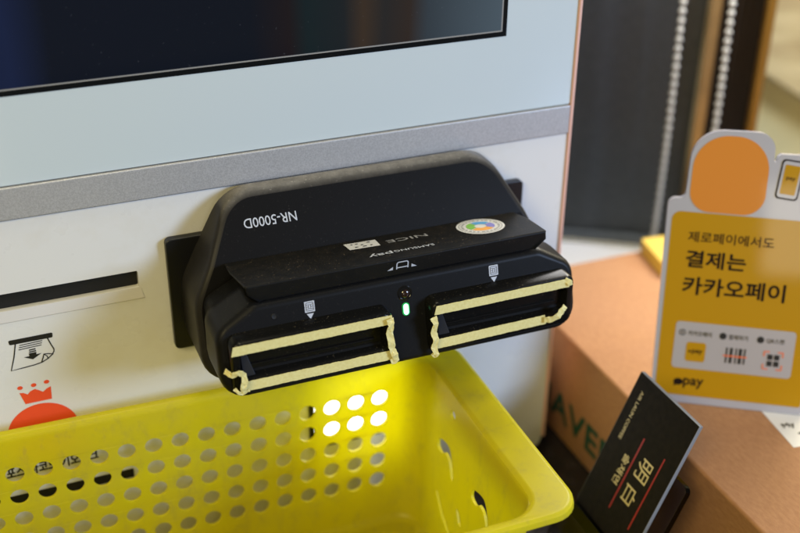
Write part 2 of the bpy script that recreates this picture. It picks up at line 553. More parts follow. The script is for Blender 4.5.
# bead chains: a loop cord with round beads
def bead_chain(s_, d, label):
    t = thing('bead_chain', label, 'bead chain', WB + WX * s_ + WN * d)
    cord = []
    P = lambda z: WB + WX * (s_ + 0.7 * math.sin(z * .021)) + WN * d + Vector((0, 0, z - 20))
    bead = Mesh().sphere(WB + WX * s_ + WN * d, 1.75, 12, 7, 1.05).build('bead', M_bead, t, smooth=80)
    z = 24.0; first = True
    while z < 300:
        o = bead if first else bead.copy()
        if not first: C.objects.link(o); o.parent = t
        o.location = (P(z) - (WB + WX * s_ + WN * d)) * MM
        first = False; z += 4.9
    for k in range(36): cord.append(P(22 + k * 8))
    Mesh().tube(cord, 0.75, 6).build('cord', M_bead, t)
    return t
bead_chain(50.8, 8, 'ivory bead chain hanging in front of the charcoal blind edge')
bead_chain(75.2, 6, 'ivory bead chain hanging in front of the dark brown blind')

# ------------------------------------------------------------------ kiosk
KR = 88.7
kiosk = thing('payment_kiosk', 'white self service payment kiosk with dark screen and silver bar', 'kiosk', (-120, 25, 0))
KF = Frame((0, 0, 0), (1, 0, 0), (0, 0, 1))     # front plane; normal = -Y
def kbox(x0, x1, y0, y1, z0, z1): return Mesh().box(x0, x1, y0, y1, z0, z1)
# lower front panel with its openings
outer = rpoly([(-330, 5.4), (KR, 5.4), (KR, 158.2), (-330, 158.2)], [2, 5, 0.6, 0.6], 6)
slot_hole = rrect(-330 + 40, -81.6, 124.6, 131.3, 0.6, 2)
scan_hole = rrect(-20.6, 20.6, 35.0, 88, 1.6, 4)
low_hole = rrect(-240, -91.5, 40.2, 46.2, 0.5, 2)
v, f = curve_mesh([outer, slot_hole, scan_hole, low_hole], 2.4)
from_data('front_panel', [KF.p(a, b, c - 1.2) for a, b, c in v], f, M_white, kiosk, smooth=25)
kbox(-330, KR + 1.4, 12, 62, 7.4, 420).build('cabinet', M_white, kiosk, bevel=3)
kbox(-329, KR - 0.6, 2.6, 11.9, 9, 419).build('inner_chassis', M_void, kiosk)
kbox(KR + 0.15, KR + 1.5, -0.9, 11.9, 11, 420).build('edge_trim', M_copper, kiosk, bevel=0.4)
kbox(-330, KR, -1.0, 2.4, 158.6, 170.2).build('silver_bar', M_silver, kiosk, bevel=0.5)
for sx in (-290, 60): kbox(sx, sx + 26, 14, 56, 0.2, 7.5).build('foot', M_void, kiosk, bevel=1)
# glass with the display set in it
gl = rpoly([(-330, 170.6), (KR, 170.6), (KR, 420), (-330, 420)], 0.5, 2)
v, f = curve_mesh([gl], 2.6)
glass = from_data('glass_panel', [KF.p(a, b, c - 1.3) for a, b, c in v], f, M_glass, kiosk, bevel=0.4)
a = Art(KF, 0.10); a.poly([(-320, 200.6), (59.4, 200.6), (59.4, 410), (-320, 410)]); a.build('screen_border', M_blackglass, glass)
a = Art(KF, 0.18); a.poly([(-319, 202.5), (57.6, 202.5), (57.6, 409), (-319, 409)]); a.build('screen_rule', M_rule, glass)
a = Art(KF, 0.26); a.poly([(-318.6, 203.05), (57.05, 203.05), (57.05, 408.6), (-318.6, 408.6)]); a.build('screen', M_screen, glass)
# receipt slot
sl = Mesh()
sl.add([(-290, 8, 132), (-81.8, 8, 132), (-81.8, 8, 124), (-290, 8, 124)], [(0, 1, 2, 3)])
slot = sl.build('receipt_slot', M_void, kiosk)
M_lip = mat('bevelled_lip', (0.69, 0.67, 0.655), 0.32)
Mesh().add([(-289, -0.05, 124.7), (-81.0, -0.05, 124.7), (-80.2, -0.3, 120.3), (-289, -0.3, 120.3), (-289, -0.02, 119.9), (-80, -0.02, 119.9)],
           [(0, 1, 2, 3), (3, 2, 5, 4)]).build('slot_lip', M_lip, slot)
# receipt pictogram
a = Art(KF, 0.1)
a.poly(rpoly([(-128.0, 111.0), (-113.4, 111.0), (-113.2, 113.0), (-128.2, 112.9)], 0.5, 3))
a.stroke([(-126.0, 111.2), (-127.2, 106), (-128.9, 100.6), (-124.5, 100.9), (-121, 101.2), (-118.2, 101.7), (-116, 102.8), (-114.0, 104.4)], 0.42)
a.stroke([(-115.2, 111.2), (-114.4, 108.5), (-113.6, 106.2), (-113.7, 105.2), (-114.4, 104.3), (-115.6, 104.7), (-117.2, 104.9), (-117.6, 103.7), (-118.4, 101.7)], 0.42)
a.stroke([(-117.3, 104.9), (-116.3, 103.9), (-116.0, 102.8)], 0.35)
for i in range(3): a.stroke([(-124.8 - .25 * i, 110.2 - i * .85), (-117.0 - .25 * i, 110.5 - i * .85)], 0.34)
for i in range(2): a.stroke([(-121.9 - .1 * i, 107.6 - i * .8), (-119.7 + .1 * i, 107.7 - i * .8)], 0.5)
a.poly([(-122.2, 106.3), (-119.6, 106.4), (-119.7, 105.4), (-117.9, 105.5), (-121.1, 103.6), (-124.0, 105.1), (-122.1, 105.2)])
a.build('receipt_pictogram', M_ink, kiosk)
# crown emblem
a = Art(KF, 0.1)
a.poly([(-127.6, 92.3 - 1.6), (-126.3, 90.5), (-124.9, 89.5), (-123.9, 90.6), (-122.2, 91.2), (-120.7, 90.2), (-119.6, 89.3), (-118.2, 90.4), (-116.7, 91.0), (-117.0, 85.6), (-126.2, 85.6)])
for cx, cy in ((-127.1, 92.8), (-122.4, 92.9), (-117.9, 93.2)): a.poly(ell(cx, cy, 0.95, 0.8, 16))
a.poly(ell(-121.6, 72.2, 12.6, 12.4, 48))
a.build('crown_emblem', M_red, kiosk)
# writing and lower slot behind the basket
a = Art(KF, 0.1)
a.text('포스 바코드 키오스크', -137, -104, 54.4, 59.4, 0.03)
a.text('바코드를 스캔해 주세요', -136, -112, 49.2, 51.2)
a.text('카드 투입', -110, -98, 47.8, 50.0)
a.build('panel_lettering', M_ink, kiosk)
# QR / barcode scanner window, lit
sc = Mesh()
sc.loft([[KF.p(p[0], p[1], c) for p in rrect(-20.5 + i, 20.5 - i, 35.1 + i, 87.9 - i, 1.5, 4)] for c, i in ((-2, 0), (0.9, 0), (1.2, 0.4), (1.2, 2.0), (-1.5, 2.2))], False, False)
sw = sc.build('scanner_bezel', M_gloss, kiosk)
Mesh().box(-18.4, 18.4, 1.2, 2.2, 37.2, 85.8).build('lit_window', M_scan, sw)

# ------------------------------------------------------------------ card reader
reader = thing('card_reader', 'black upside-down card reader with two taped slots fixed on the white kiosk', 'card reader', (0, -2, 97))
pl = rrect(-71.5, 69.0, 97.5, 142.8, 2, 5)
Mesh().loft([[KF.p(p[0], p[1], c) for p in pl] for c in (0.05, 3.2)]).build('mounting_plate', M_plate, reader, bevel=0.5)

def fy(z):                       # depth of the sloping housing face
    pts = [(200, 18), (156.4, -9.7), (139.0, -21.2), (100, -30), (0, -50)]
    for (z0, y0), (z1, y1) in zip(pts, pts[1:]):
        if z <= z0 and z >= z1:
            t = (z0 - z) / (z0 - z1); return y0 + (y1 - y0) * t
def house_outline(i):
    # outline inset by i, always the same vertex count
    pts = [(-50 + i * .6, 159.5 - i), (50 - i * .6, 159.5 - i), (61.0 - i, 139.0), (67.2 - i, 126.5), (67.2 - i, 97 + i), (-67.2 + i, 97 + i), (-67.2 + i, 126.5), (-61.0 + i, 139.0)]
    return rpoly(pts, [15 - i, 15 - i, 0, 16, 11, 11, 16, 0], 7)
rings = []
for i, back in ((0, None), (0, 2.4), (0.35, 1.1), (1.0, 0.3), (2.2, 0)):
    o_ = house_outline(i)
    rings.append([(x, (-3.0 if back is None else fy(z) + back), z) for x, z in o_])
for r in rings[1:]:
    for j, p in enumerate(r):
        if p[1] > -3.1: r[j] = (p[0], -3.1 - 0.02 * rings.index(r), p[2])
hm = Mesh().loft(rings, True, False)
housing = hm.build('housing', M_absrim, reader, smooth=50)
last = house_outline(2.2)
up_ = [(x, fy(z), z) for x, z in last if z >= 138.99]
lo_ = [(x, fy(z), z) for x, z in last if z <= 139.01]
fp = Mesh(); fp.add(up_, [tuple(range(len(up_)))]); fp.add(lo_, [tuple(range(len(lo_)))])
fp.build('face_plate', M_abs, reader, smooth=20)
# model name, upside-down
P0 = Vector((0, -9.7, 156.4)); P1 = Vector((0, -21.2, 139.0))
NF = Frame(P0, (-1, 0, 0), P1 - P0)           # turned half round
a = Art(NF, 0.10); a.text('NR-5000D', 26.9, 45.9, 6.3, 9.7, 0.004); a.build('model_lettering', M_print, housing)

# ledge
bt, bf, bl_, bb = (55.8, -20.9, 139.7), (55.4, -47.2, 144.4), (50.5, -41.6, 136.6), (53, -18, 135.5)
mid = (56.6, -32, 141.8)
lg = Mesh()
n = 24
def lring(s):
    return [(s * q[0], q[1], q[2]) for q in (bt, mid, bf, (54.2, -47.0, 141.6), (50.6, -46.7, 138.3), (47.5, -46.4, 137.2), (48, -30, 136.6), bb)]
lg.loft([lring(-1), lring(1)])
ledge = lg.build('ledge', M_ledge, reader, bevel=0.9, seg=3)
LP0 = Vector((0, -20.9, 139.7)); LP1 = Vector((0, -47.2, 144.4))
mid_n = (Vector((0, -32, 141.8)))
LF = Frame(LP1, (-1, 0, 0), LP1 - LP0)         # x to the left, up toward the viewer
a = Art(Frame(Vector((0, -32, 141.8)), (-1, 0, 0), LP1 - Vector((0, -32, 141.8))), 0.16)
# top plane coordinates: b = distance forward of the crease
a.text('SAMSUNG', -14.4, 0.4, 7.6, 9.4, 0.02, 1.05)
a.text('pay', 1.2, 9.8, 7.0, 9.6, 0.03)
a.build('wallet_lettering', M_print, ledge)
a = Art(Frame(LP0, (-1, 0, 0), Vector((0, -32, 141.8)) - LP0), 0.16)
a.text('NICE', -16.4, -1.1, 7.4, 10.3, 0.012)
a.build('maker_lettering', M_printd, ledge)
la = Art(Frame(LP0, (-1, 0, 0), Vector((0, -32, 141.8)) - LP0), 0.2)
la.poly([(1.6, 4.2), (13.3, 3.5), (13.3, 10.6), (2.2, 11.2)])
lab = la.build('paper_label', M_stk, ledge)
la = Art(Frame(LP0, (-1, 0, 0), Vector((0, -32, 141.8)) - LP0), 0.3)
for x_, y_, w_ in ((4.2, 5.4, 1.2), (8.6, 5.2, 1.0), (10.6, 5.2, .7), (4.4, 8.8, .8), (6.6, 8.9, 1.4), (9.6, 8.6, 1.2), (7.2, 7.0, .9)):
    la.poly([(x_, y_), (x_ + w_, y_), (x_ + w_, y_ + .7), (x_, y_ + .7)])
la.build('label_print', M_ink, lab)
# round certification sticker on the ledge top
RS = Frame(LP0 + Vector((36.9, 0, 0)), (1, 0, 0), LP0 - LP1)
def sticker_pt(a_, b_):          # follow the two planes of the ledge top
    d = -b_
    L1 = (Vector((0, -32, 141.8)) - LP0)
    if d < L1.length:
        q = LP0 + L1.normalized() * d; nn = Vector((0, -L1.z, L1.y)); nn = nn if nn.z > 0 else -nn
    else:
        L2 = LP1 - Vector((0, -32, 141.8)); q = Vector((0, -32, 141.8)) + L2.normalized() * (d - L1.length); nn = Vector((0, -L2.z, L2.y)); nn = nn if nn.z > 0 else -nn
    return q + nn.normalized() * 0.12 + Vector((36.9 + a_, 0, 0)), nn.normalized()
def disc(name, r0, r1, mt, lift, par, a0=0.0, a1=2 * math.pi, n=48, dy=0):
    m_ = Mesh(); v = []; f = []
    for k in range(n + 1):
        t = a0 + (a1 - a0) * k / n
        for i in range(4):
            r = r0 + (r1 - r0) * i / 3
            p, nn = sticker_pt(r * math.cos(t), -10.2 + r * math.sin(t) + dy); v.append(p + nn * lift)
    for k in range(n):
        for i in range(3): f.append((k * 4 + i, k * 4 + i + 1, k * 4 + 5 + i, k * 4 + 4 + i))
    return from_data(name, v, f, mt, par, smooth=None, fix=False)
stk = disc('round_sticker', 0.0, 8.8, M_stk, 0.05, ledge)
disc('sticker_ring', 7.7, 7.95, M_printd, 0.12, stk)
for k in range(26):
    t = 2 * math.pi * k / 26
    disc('sticker_tick', 6.3, 7.1, M_printd, 0.12, stk, t, t + 0.12 + .06 * (k % 3 == 0), 2)
disc('sticker_arc', 2.2, 5.2, M_blue, 0.13, stk, .5, 1.9, 16); disc('sticker_arc', 2.2, 5.2, M_green, 0.13, stk, 2.0, 3.6, 16)
disc('sticker_arc', 2.2, 5.2, M_orange, 0.13, stk, 3.7, 5.4, 16); disc('sticker_arc', 2.2, 5.2, M_violet, 0.13, stk, 5.5, 6.7, 16)
# card symbol with two arrows on the ledge front
LFf = Frame(Vector((0, -47.0, 143.6)), (-1, 0, 0), Vector((0, -41.6, 136.6)) - Vector((0, -47.0, 143.6)))
lipA, lipB = Vector((0, -47.2, 144.4)), Vector((0, -46.4, 137.2))
LFf = Frame(lipA, (-1, 0, 0), lipB - lipA)
a = Art(LFf, 0.14)
a.stroke(rrect(-1.9, 2.2, 1.5, 5.0, 0.7, 3), 0.40, True); a.stroke([(-1.7, 3.7), (2.0, 3.7)], 0.4)
a.poly([(3.6, 4.9), (6.6, 4.9), (3.6, 3.0)]); a.poly([(-3.2, 4.9), (-6.2, 4.9), (-3.2, 3.0)])
a.build('card_symbol', M_print, ledge)

# head
def hy(z): return -47.0 - (138 - z) * 0.25
hp = [(-53, 140.4), (53, 140.4), (66.4, 130.5), (66.4, 106.6), (-66.4, 106.6), (-66.4, 130.5)]
hr = [6, 6, 7, 8.5, 8.5, 7]
def hring(i, mode, b=0):
    pts = [(-53 + i * .5, 137.4 - i), (53 - i * .5, 137.4 - i), (66.4 - i, 129.6 - i * .3), (66.4 - i, 106.6 + i), (-66.4 + i, 106.6 + i), (-66.4 + i, 129.6 - i * .3)]
    return [(x, (b if mode == 'abs' else hy(z) + b), z) for x, z in rpoly(pts, [max(q - i, 1) for q in hr], 6)]
hd = Mesh().loft([hring(2.2, 'abs', -23), hring(2.0, 'abs', -30), hring(0.3, 'abs', -33), hring(0, 'abs', -36), hring(0, 'rel', 2.6), hring(0.5, 'rel', 1.2), hring(1.3, 'rel', 0.3), hring(2.4, 'rel', 0)], True, True)
head = hd.build('head', M_face, reader, smooth=40)
HF = Frame((0, hy(110), 110), (1, 0, 0), (0, hy(138) - hy(110), 28))
# status light, camera hole, pin hole
hz = lambda z: (z - 110) / 28 * 28.86
v, f = curve_mesh([rpoly([(-1.0, hz(123.9)), (1.0, hz(123.9)), (1.0, hz(127.7)), (-1.0, hz(127.7))], 0.98, 6)], 0.5)
from_data('status_light_lens', [HF.p(a_ * 1.35, (b_ - hz(125.8)) * 1.2 + hz(125.8), c_ + .02) for a_, b_, c_ in v], f, M_ledhalo, head)
from_data('status_light', [HF.p(a_ * .9, b_, c_ + .25) for a_, b_, c_ in v], f, M_led, head)
def recess(name, x, z, r, depth, mt, mt2):
    o_ = Mesh().loft([[HF.p(x + q[0], hz(z) + q[1], c) for q in ell(0, 0, r * s_, r * s_, 24)] for s_, c in ((1.16, 0.05), (1.0, 0.22), (0.94, 0.10), (0.8, 0.07), (0.01, 0.06))], False, True).build(name, mt, head)
    return o_
lens = recess('scanner_eye', 0.1, 131.4, 2.35, 2, M_gloss, M_void)
Mesh().loft([[HF.p(.1 + q[0], hz(131.4) + q[1], c) for q in ell(0.25, -.35, r, r, 20)] for r, c in ((1.5, 0.13), (1.2, 0.4), (.7, .55), (.05, .6))], False, True).build('lens', M_lens, lens, smooth=60)
recess('pin_hole', -46.2, 132.2, 0.9, 1, M_void, M_void)
# card icons
for sx in (-33.9, 34.0):
    a = Art(HF, 0.1)
    z0 = hz(131.5)
    a.poly(rrect(sx - 1.75, sx + 1.75, z0 - .2, z0 + 3.6, 0.2, 2))
    a.poly([(sx - 1.25, z0 - .7), (sx + 1.25, z0 - .7), (sx, z0 - 2.6)])
    ic = a.build('card_icon', M_print, head)
    a = Art(HF, 0.16)
    a.stroke(rrect(sx - 1.25, sx + 1.25, z0 + .35, z0 + 3.1, .2, 2), .16, True)
    for k in (.95, 1.7, 2.45): a.stroke([(sx - 1.2, z0 + k), (sx - .35, z0 + k)], .14); a.stroke([(sx + .35, z0 + k), (sx + 1.2, z0 + k)], .14)
    a.stroke(rrect(sx - .38, sx + .38, z0 + 1.0, z0 + 2.4, .15, 2), .14, True)
    a.build('icon_lines', M_abs, ic)

for o_ in (housing, head):
    w_ = o_.modifiers.new('normals', 'WEIGHTED_NORMAL'); w_.weight = 80; w_.keep_sharp = True
# two card slots
M_cheek = mat('grey_slot_cheek', (0.022, 0.023, 0.027), 0.22)
def ring_xz(x0, x1, z0, z1, r, y, n=5): return [(p[0], y, p[1]) for p in rrect(x0, x1, z0, z1, r, n)]
def tape_strip(p0, p1, w, y, parent, jit=0.055, n=110, name='tape_strip'):
    """a flat strip of masking tape with slightly torn edges"""
    p0 = Vector(p0); p1 = Vector(p1); d = (p1 - p0)
    v = []; f = []
    e0 = e1 = 0
    for i in range(n + 1):
        t = i / n
        e0 = e0 * .5 + random.uniform(-jit, jit); e1 = e1 * .5 + random.uniform(-jit, jit)
        cut = 0.5 * (i == 0) - 0.5 * (i == n)
        c = p0 + d * t
        for k, s_ in enumerate((-.5, .5)):
            v.append(c + Vector((cut * (k - .5) * 1.4, y, w * s_ + (e1 if k else e0))))
    for i in range(n): f.append((i * 2, i * 2 + 1, i * 2 + 3, i * 2 + 2))
    o = from_data(name, v, f, M_tape, parent, smooth=None)
    sd = o.modifiers.new('solid', 'SOLIDIFY'); sd.thickness = 0.00016; sd.offset = 0
    return o
def crumple(pts, w, parent, name='torn_tape'):
    """a creased ribbon of tape folded over the slot edge"""
    P_ = [Vector(p) for p in pts]; N = len(P_)
    sub = []
    for i in range(N - 1):
        for k in range(3): sub.append(P_[i].lerp(P_[i + 1], k / 3))
    sub.append(P_[-1])
    v = []; f = []
    for i, p in enumerate(sub):
        t = (sub[min(i + 1, len(sub) - 1)] - sub[max(i - 1, 0)]).normalized()
        side = t.cross(Vector((0, -1, 0))).normalized()
        ww = w * random.uniform(.8, 1.15)
        z_ = lambda: Vector((0, -random.uniform(0, .38), 0))
        v += [p - side * ww / 2 + z_(), p - side * ww * random.uniform(.05, .3) + z_(), p + side * ww * random.uniform(.05, .3) + z_(), p + side * ww / 2 + z_()]
    for i in range(len(sub) - 1):
        for k in range(3):
            a_ = i * 4 + k
            f += [(a_, a_ + 1, a_ + 5), (a_, a_ + 5, a_ + 4)] if (i + k) % 2 else [(a_, a_ + 1, a_ + 4), (a_ + 1, a_ + 5, a_ + 4)]
    o = from_data(name, v, f, M_tape, parent, smooth=None)
    sd = o.modifiers.new('solid', 'SOLIDIFY'); sd.thickness = 0.00018; sd.offset = 0
    return o
for sgn, x0, x1 in ((-1, -63.0, -6.6), (1, 7.0, 63.2)):
    m_ = Mesh()
    R = [ring_xz(x0, x1, 109.4, 129.2, 3.2, -45), ring_xz(x0, x1, 109.4, 129.2, 3.2, -54.4), ring_xz(x0 + .5, x1 - .5, 109.9, 128.7, 2.9, -55.4),
         ring_xz(x0 + 1.2, x1 - 1.2, 110.6, 128.0, 2.5, -55.7), ring_xz(x0 + 2.7, x1 - 2.7, 114.4, 124.6, 1.4, -55.6), ring_xz(x0 + 3.0, x1 - 3.0, 114.8, 124.2, 1.2, -55.0),
         ring_xz(x0 + 3.5, x1 - 3.5, 115.6, 123.4, .8, -52.4)]
    m_.loft(R, False, True)
    sf = m_.build('card_slot', M_slot, head, smooth=40)
    # guide rail and moulded end block inside the mouth
    Mesh().box(x0 + 6, x1 - 6, -53.1, -52.2, 118.3, 118.8).build('guide_rail', M_abs, sf, bevel=.3)
    ex = x0 + 3.2
    Mesh().add([(ex + .4, -54.6, 115.2), (ex + 4.8, -54.6, 115.2), (ex + 2.4, -52.6, 123.2), (ex + .4, -52.6, 123.2), (ex + .4, -52, 115.2), (ex + 4.8, -52, 115.2)],
               [(0, 1, 2, 3), (1, 5, 2), (0, 3, 4), (0, 4, 5, 1), (4, 3, 2, 5)]).build('slot_cheek', M_cheek, sf, bevel=.3)
    if sgn < 0:
        tape_strip((x0 + .3, 0, 126.5), (x1 - .6, 0, 126.5), 3.5, -55.82, sf)
        tape_strip((x0 + 4.2, 0, 112.3), (x1 - .4, 0, 112.4), 3.7, -55.82, sf, jit=.08)
        crumple([(x1 - 2.0, -56.6, 127.6), (x1 - 1.6, -57.0, 125), (x1 - 2.1, -56.6, 122), (x1 - 1.5, -56.9, 118.5), (x1 - 1.1, -56.7, 115.5), (x1 - .2, -57.0, 113), (x1 + .6, -56.6, 110.6), (x1 - 1.4, -56.4, 110.0)], 2.3, sf)
        crumple([(x0 - 2.4, -55.0, 119.6), (x0 - .6, -57.2, 118.6), (x0 + 1.6, -57.8, 119.8), (x0 + 3.2, -57.4, 118.2), (x0 + 3.4, -57.6, 115.6), (x0 + 2.6, -57.6, 113.2), (x0 + 3.6, -57.0, 111.4)], 2.0, sf)
        crumple([(x0 + .0, -56.4, 112.9), (x0 + 1.2, -57.0, 111.4), (x0 + 2.6, -56.6, 110.6), (x0 + 5.0, -56.6, 111.4)], 1.2, sf)
    else:
        tape_strip((x0 + 1.6, 0, 126.4), (x1 - 2.6, 0, 126.6), 3.4, -55.82, sf)
        tape_strip((x0 + .8, 0, 112.6), (x1 - 11.0, 0, 113.2), 3.8, -55.82, sf)
        crumple([(x1 - 12.0, -56.5, 113.6), (x1 - 9.6, -57.6, 113.9), (x1 - 7.4, -58.2, 115.2), (x1 - 5.4, -57.8, 117.2), (x1 - 4.2, -57.2, 118.2)], 2.6, sf)
        crumple([(x0 + .4, -56.6, 124.6), (x0 + 1.3, -57.0, 122), (x0 + .7, -56.6, 118.5), (x0 + 1.6, -57.0, 115.4), (x0 + .9, -56.8, 112.4), (x0 + 1.8, -57.2, 109.6), (x0 + .6, -56.4, 108.6)], 2.2, sf)
        crumple([(x1 - 4.4, -55.6, 128.2), (x1 - 2.8, -56.3, 127.4), (x1 - 2.2, -56.2, 125.8)], 2.0, sf)

# ------------------------------------------------------------------ yellow basket
basket = thing('plastic_basket', 'open yellow plastic basket with round holes below the card reader', 'basket', (-125, -62, 0.3))
NS = 7
def bring(cor, rad, z):
    return [(x, y, z) for x, y in rpoly(cor, rad, NS)]
inT = [(-280, -6.5), (22.6, -15.4), (21.4, -114.0), (-280, -114.0)]
inB = [(-274, -10.0), (18.5, -17.6), (17.6, -110.5), (-274, -110.5)]
def inset(c, d): return [(c[0][0] + d, c[0][1] - d), (c[1][0] - d, c[1][1] - d), (c[2][0] - d, c[2][1] + d), (c[3][0] + d, c[3][1] + d)]
ZT, ZB = 78.5, 7.0
top = bring(inT, 11, ZT); bot = bring(inB, 10, ZB)
NR_ = len(top); per = NS + 1
def lerp(a, b, t): return tuple(a[i] + (b[i] - a[i]) * t for i in range(3))
bv, bf_ = [], []
def addq(vs, fs):
    k = len(bv); bv.extend(vs); bf_.extend([tuple(i + k for i in q) for q in fs])
for c_ in range(4):                    # corner strips
    for j in range(NS):
        i0 = c_ * per + j; i1 = i0 + 1
        addq([bot[i0], bot[i1], top[i1], top[i0]], [(0, 1, 2, 3)])
def wall_panel(i0, i1, holes):
    """flat wall between ring vertices i0 -> i1; holes in (distance mm from start, height mm)"""
    B0, B1, T0, T1 = (Vector(q) for q in (bot[i0], bot[i1], top[i0], top[i1]))
    L = (T1 - T0).length; H = ZT - ZB
    hs = [[(p[0], (p[1] - ZB)) for p in h] for h in holes]
    v, f = curve_mesh([[(0, 0), (L, 0), (L, H), (0, H)]] + hs)
    v = [(a_ / L, b_ / H, 0) for a_, b_, _ in v]
    out = []
    for a_, b_, _ in v:
        out.append(tuple((B0 * (1 - a_) + B1 * a_) * (1 - b_) + (T0 * (1 - a_) + T1 * a_) * b_))
    addq(out, f)
# ring order: corner0 = back left, 1 = back right, 2 = front right, 3 = front left
i_bl, i_br = per - 1, per                # back wall
x_start = top[i_bl][0]; x_end = top[i_br][0]
rows = [64.6, 54.75, 44.9, 35.05, 25.2]
def grid(xs, conv): return [ell(conv(x), z, 3.3, 3.3, 24) for x in xs for z in rows]
xs = [4.7 - 9.93 * k for k in range(27)]
wall_panel(i_bl, i_br, grid(xs, lambda x: x - x_start))
i_r0, i_r1 = 2 * per - 1, 2 * per        # right wall
y_s = top[i_r0][1]
hook = lambda dy, dz: [(-(y) + y_s, z) for y, z in ((-36 + dy, 51.5 + dz), (-37.0 + dy, 55.5 + dz), (-44.5 + dy, 57.6 + dz), (-48.4 + dy, 55.0 + dz), (-51.6 + dy, 47 + dz), (-50.6 + dy, 45.5 + dz), (-47.0 + dy, 51.4 + dz), (-43 + dy, 52.6 + dz), (-40 + dy, 50.4 + dz))]
conv = lambda pl_: [(-(y) + y_s, z) for y, z in pl_]
smc = lambda pl_: smooth_closed(pl_, 5)
holes = [smc(hook(0, 0)), smc(hook(-32, -1)),
         conv([(-38.0, 31.0), (-39.5, 31.6), (-46, 25.5), (-54.5, 20.5), (-54, 19.4), (-45.2, 23.4)]),
         conv([(-56.5, 37), (-59.5, 36), (-62.6, 31.5), (-60, 31.6)]), conv(ell(-46.5, 72.5, 2.2, 2.0, 16)),
         conv([(-70.0, 31.0), (-71.5, 31.6), (-78, 25.5), (-86.5, 20.5), (-86, 19.4), (-77.2, 23.4)])]
wall_panel(i_r0, i_r1, holes)
i_f0, i_f1 = 3 * per - 1, 3 * per
wall_panel(i_f0, i_f1, grid(xs[:27], lambda x: top[i_f0][0] - x))
wall_panel(4 * per - 1, 0, [])
# fillet to the floor, then floor
r1 = bring(inset(inB, 1.4), 9, 4.4); r2_ = bring(inset(inB, 4.6), 7, 3.0)
k = len(bv); bv += bot + r1 + r2_
for q in range(2):
    for j in range(NR_):
        a_, b_ = k + q * NR_ + j, k + q * NR_ + (j + 1) % NR_
        bf_.append((a_, a_ + NR_, b_ + NR_, b_))
bf_.append(tuple(k + 2 * NR_ + j for j in range(NR_))[::-1])
# rim: inner lip -> flat -> outer edge -> skirt
def outc(l, b, r, f): return [(inT[0][0] - l, inT[0][1] + b), (inT[1][0] + r, inT[1][1] + b), (inT[2][0] + r, inT[2][1] - f), (inT[3][0] - l, inT[3][1] - f)]
rm = [top, bring(outc(.3, .25, .35, .3), 11.3, 80.1), bring(outc(1.0, .8, 1.2, .9), 11.8, 80.75), bring(outc(1.6, 1.2, 2.0, 1.4), 12, 80.85), bring(outc(11.4, 2.3, 12.0, 3.2), [12, 9, 10, 12], 81.25), bring(outc(12, 2.6, 12.6, 3.6), [12, 9, 10, 12], 81.2),
      bring(outc(12.7, 3.1, 13.3, 4.2), [12.4, 9.4, 10.4, 12.4], 80.7), bring(outc(13, 3.3, 13.6, 4.5), [12.6, 9.6, 10.6, 12.6], 78.9)]
k = len(bv)
for r in rm: bv += r
for q in range(len(rm) - 1):
    for j in range(NR_):
        a_, b_ = k + q * NR_ + j, k + q * NR_ + (j + 1) % NR_
        bf_.append((a_, b_, b_ + NR_, a_ + NR_))
off = base_of(basket)
me = bpy.data.meshes.new('body')
me.from_pydata([tuple(Vector(v_) * MM - off) for v_ in bv], [], bf_)
bm = bmesh.new(); bm.from_mesh(me)
bmesh.ops.remove_doubles(bm, verts=bm.verts, dist=0.00002)
bmesh.ops.recalc_face_normals(bm, faces=bm.faces)
bm.to_mesh(me); bm.free()
bo = link_mesh('body', me, M_basket, basket, smooth=40)
sd = bo.modifiers.new('solid', 'SOLIDIFY'); sd.thickness = 0.0011; sd.offset = 0
es = bo.modifiers.new('split', 'EDGE_SPLIT'); es.split_angle = math.radians(42)
bo.modifiers.new('normals', 'WEIGHTED_NORMAL').weight = 90

# ------------------------------------------------------------------ cardboard box
BX0, BX1, BY0, BY1, BZ = 103.2, 330, -190, 66, 56.0
box = thing('cardboard_box', 'brown cardboard box with green lettering on its side under the yellow sign', 'box', (216, -62, 0.3))
cb = Mesh().box(BX0, BX1, BY0, BY1, 0.3, BZ)
cbo = cb.build('carton', M_card, box, bevel=1.3, seg=3)
BF = Frame((BX0, BY1, 0), (0, -1, 0), (0, 0, 1))
a = Art(BF, 0.1); a.text('NAVER', 33, 104, 10.5, 24.0, 0.045, 1.05); a.build('side_lettering', M_boxink, box)
TF = Frame((0, 0, BZ), (1, 0, 0), (0, 1, 0))
sh = Frame((144.6, -93.4, BZ), (0.99, -0.14, 0), (0.14, 0.99, 0))
a = Art(sh, 0.12); a.poly(rrect(0, 46, -0, 60, .3, 1)); slb = a.build('shipping_label', M_shiplabel, box)
a = Art(sh, 0.2); a.text('My', 3.0, 8.0, 11.0, 14.6, 0.03); a.poly([(6.0, 7.4), (10.0, 9.2), (9.6, 5.0)]); a.text('2 0 4 8', 12, 34, 4, 8); a.build('label_print', M_ink, slb)

# folded yellow packet on the far end of the box
pk = tag(Mesh().loft([[(x, y, z) for x, y in rpoly([(172, 38), (214, 34), (219, 60), (176.5, 65)], 2, 3)] for z in (BZ + .2, BZ + 1.2, BZ + 6.4, BZ + 7.6)]).build('paper_packet', flatcol('yellow_packet_paper', (0.62, 0.42, 0.07), .6), bevel=.6), 'small yellow paper packet lying on far end of the box', 'packet')

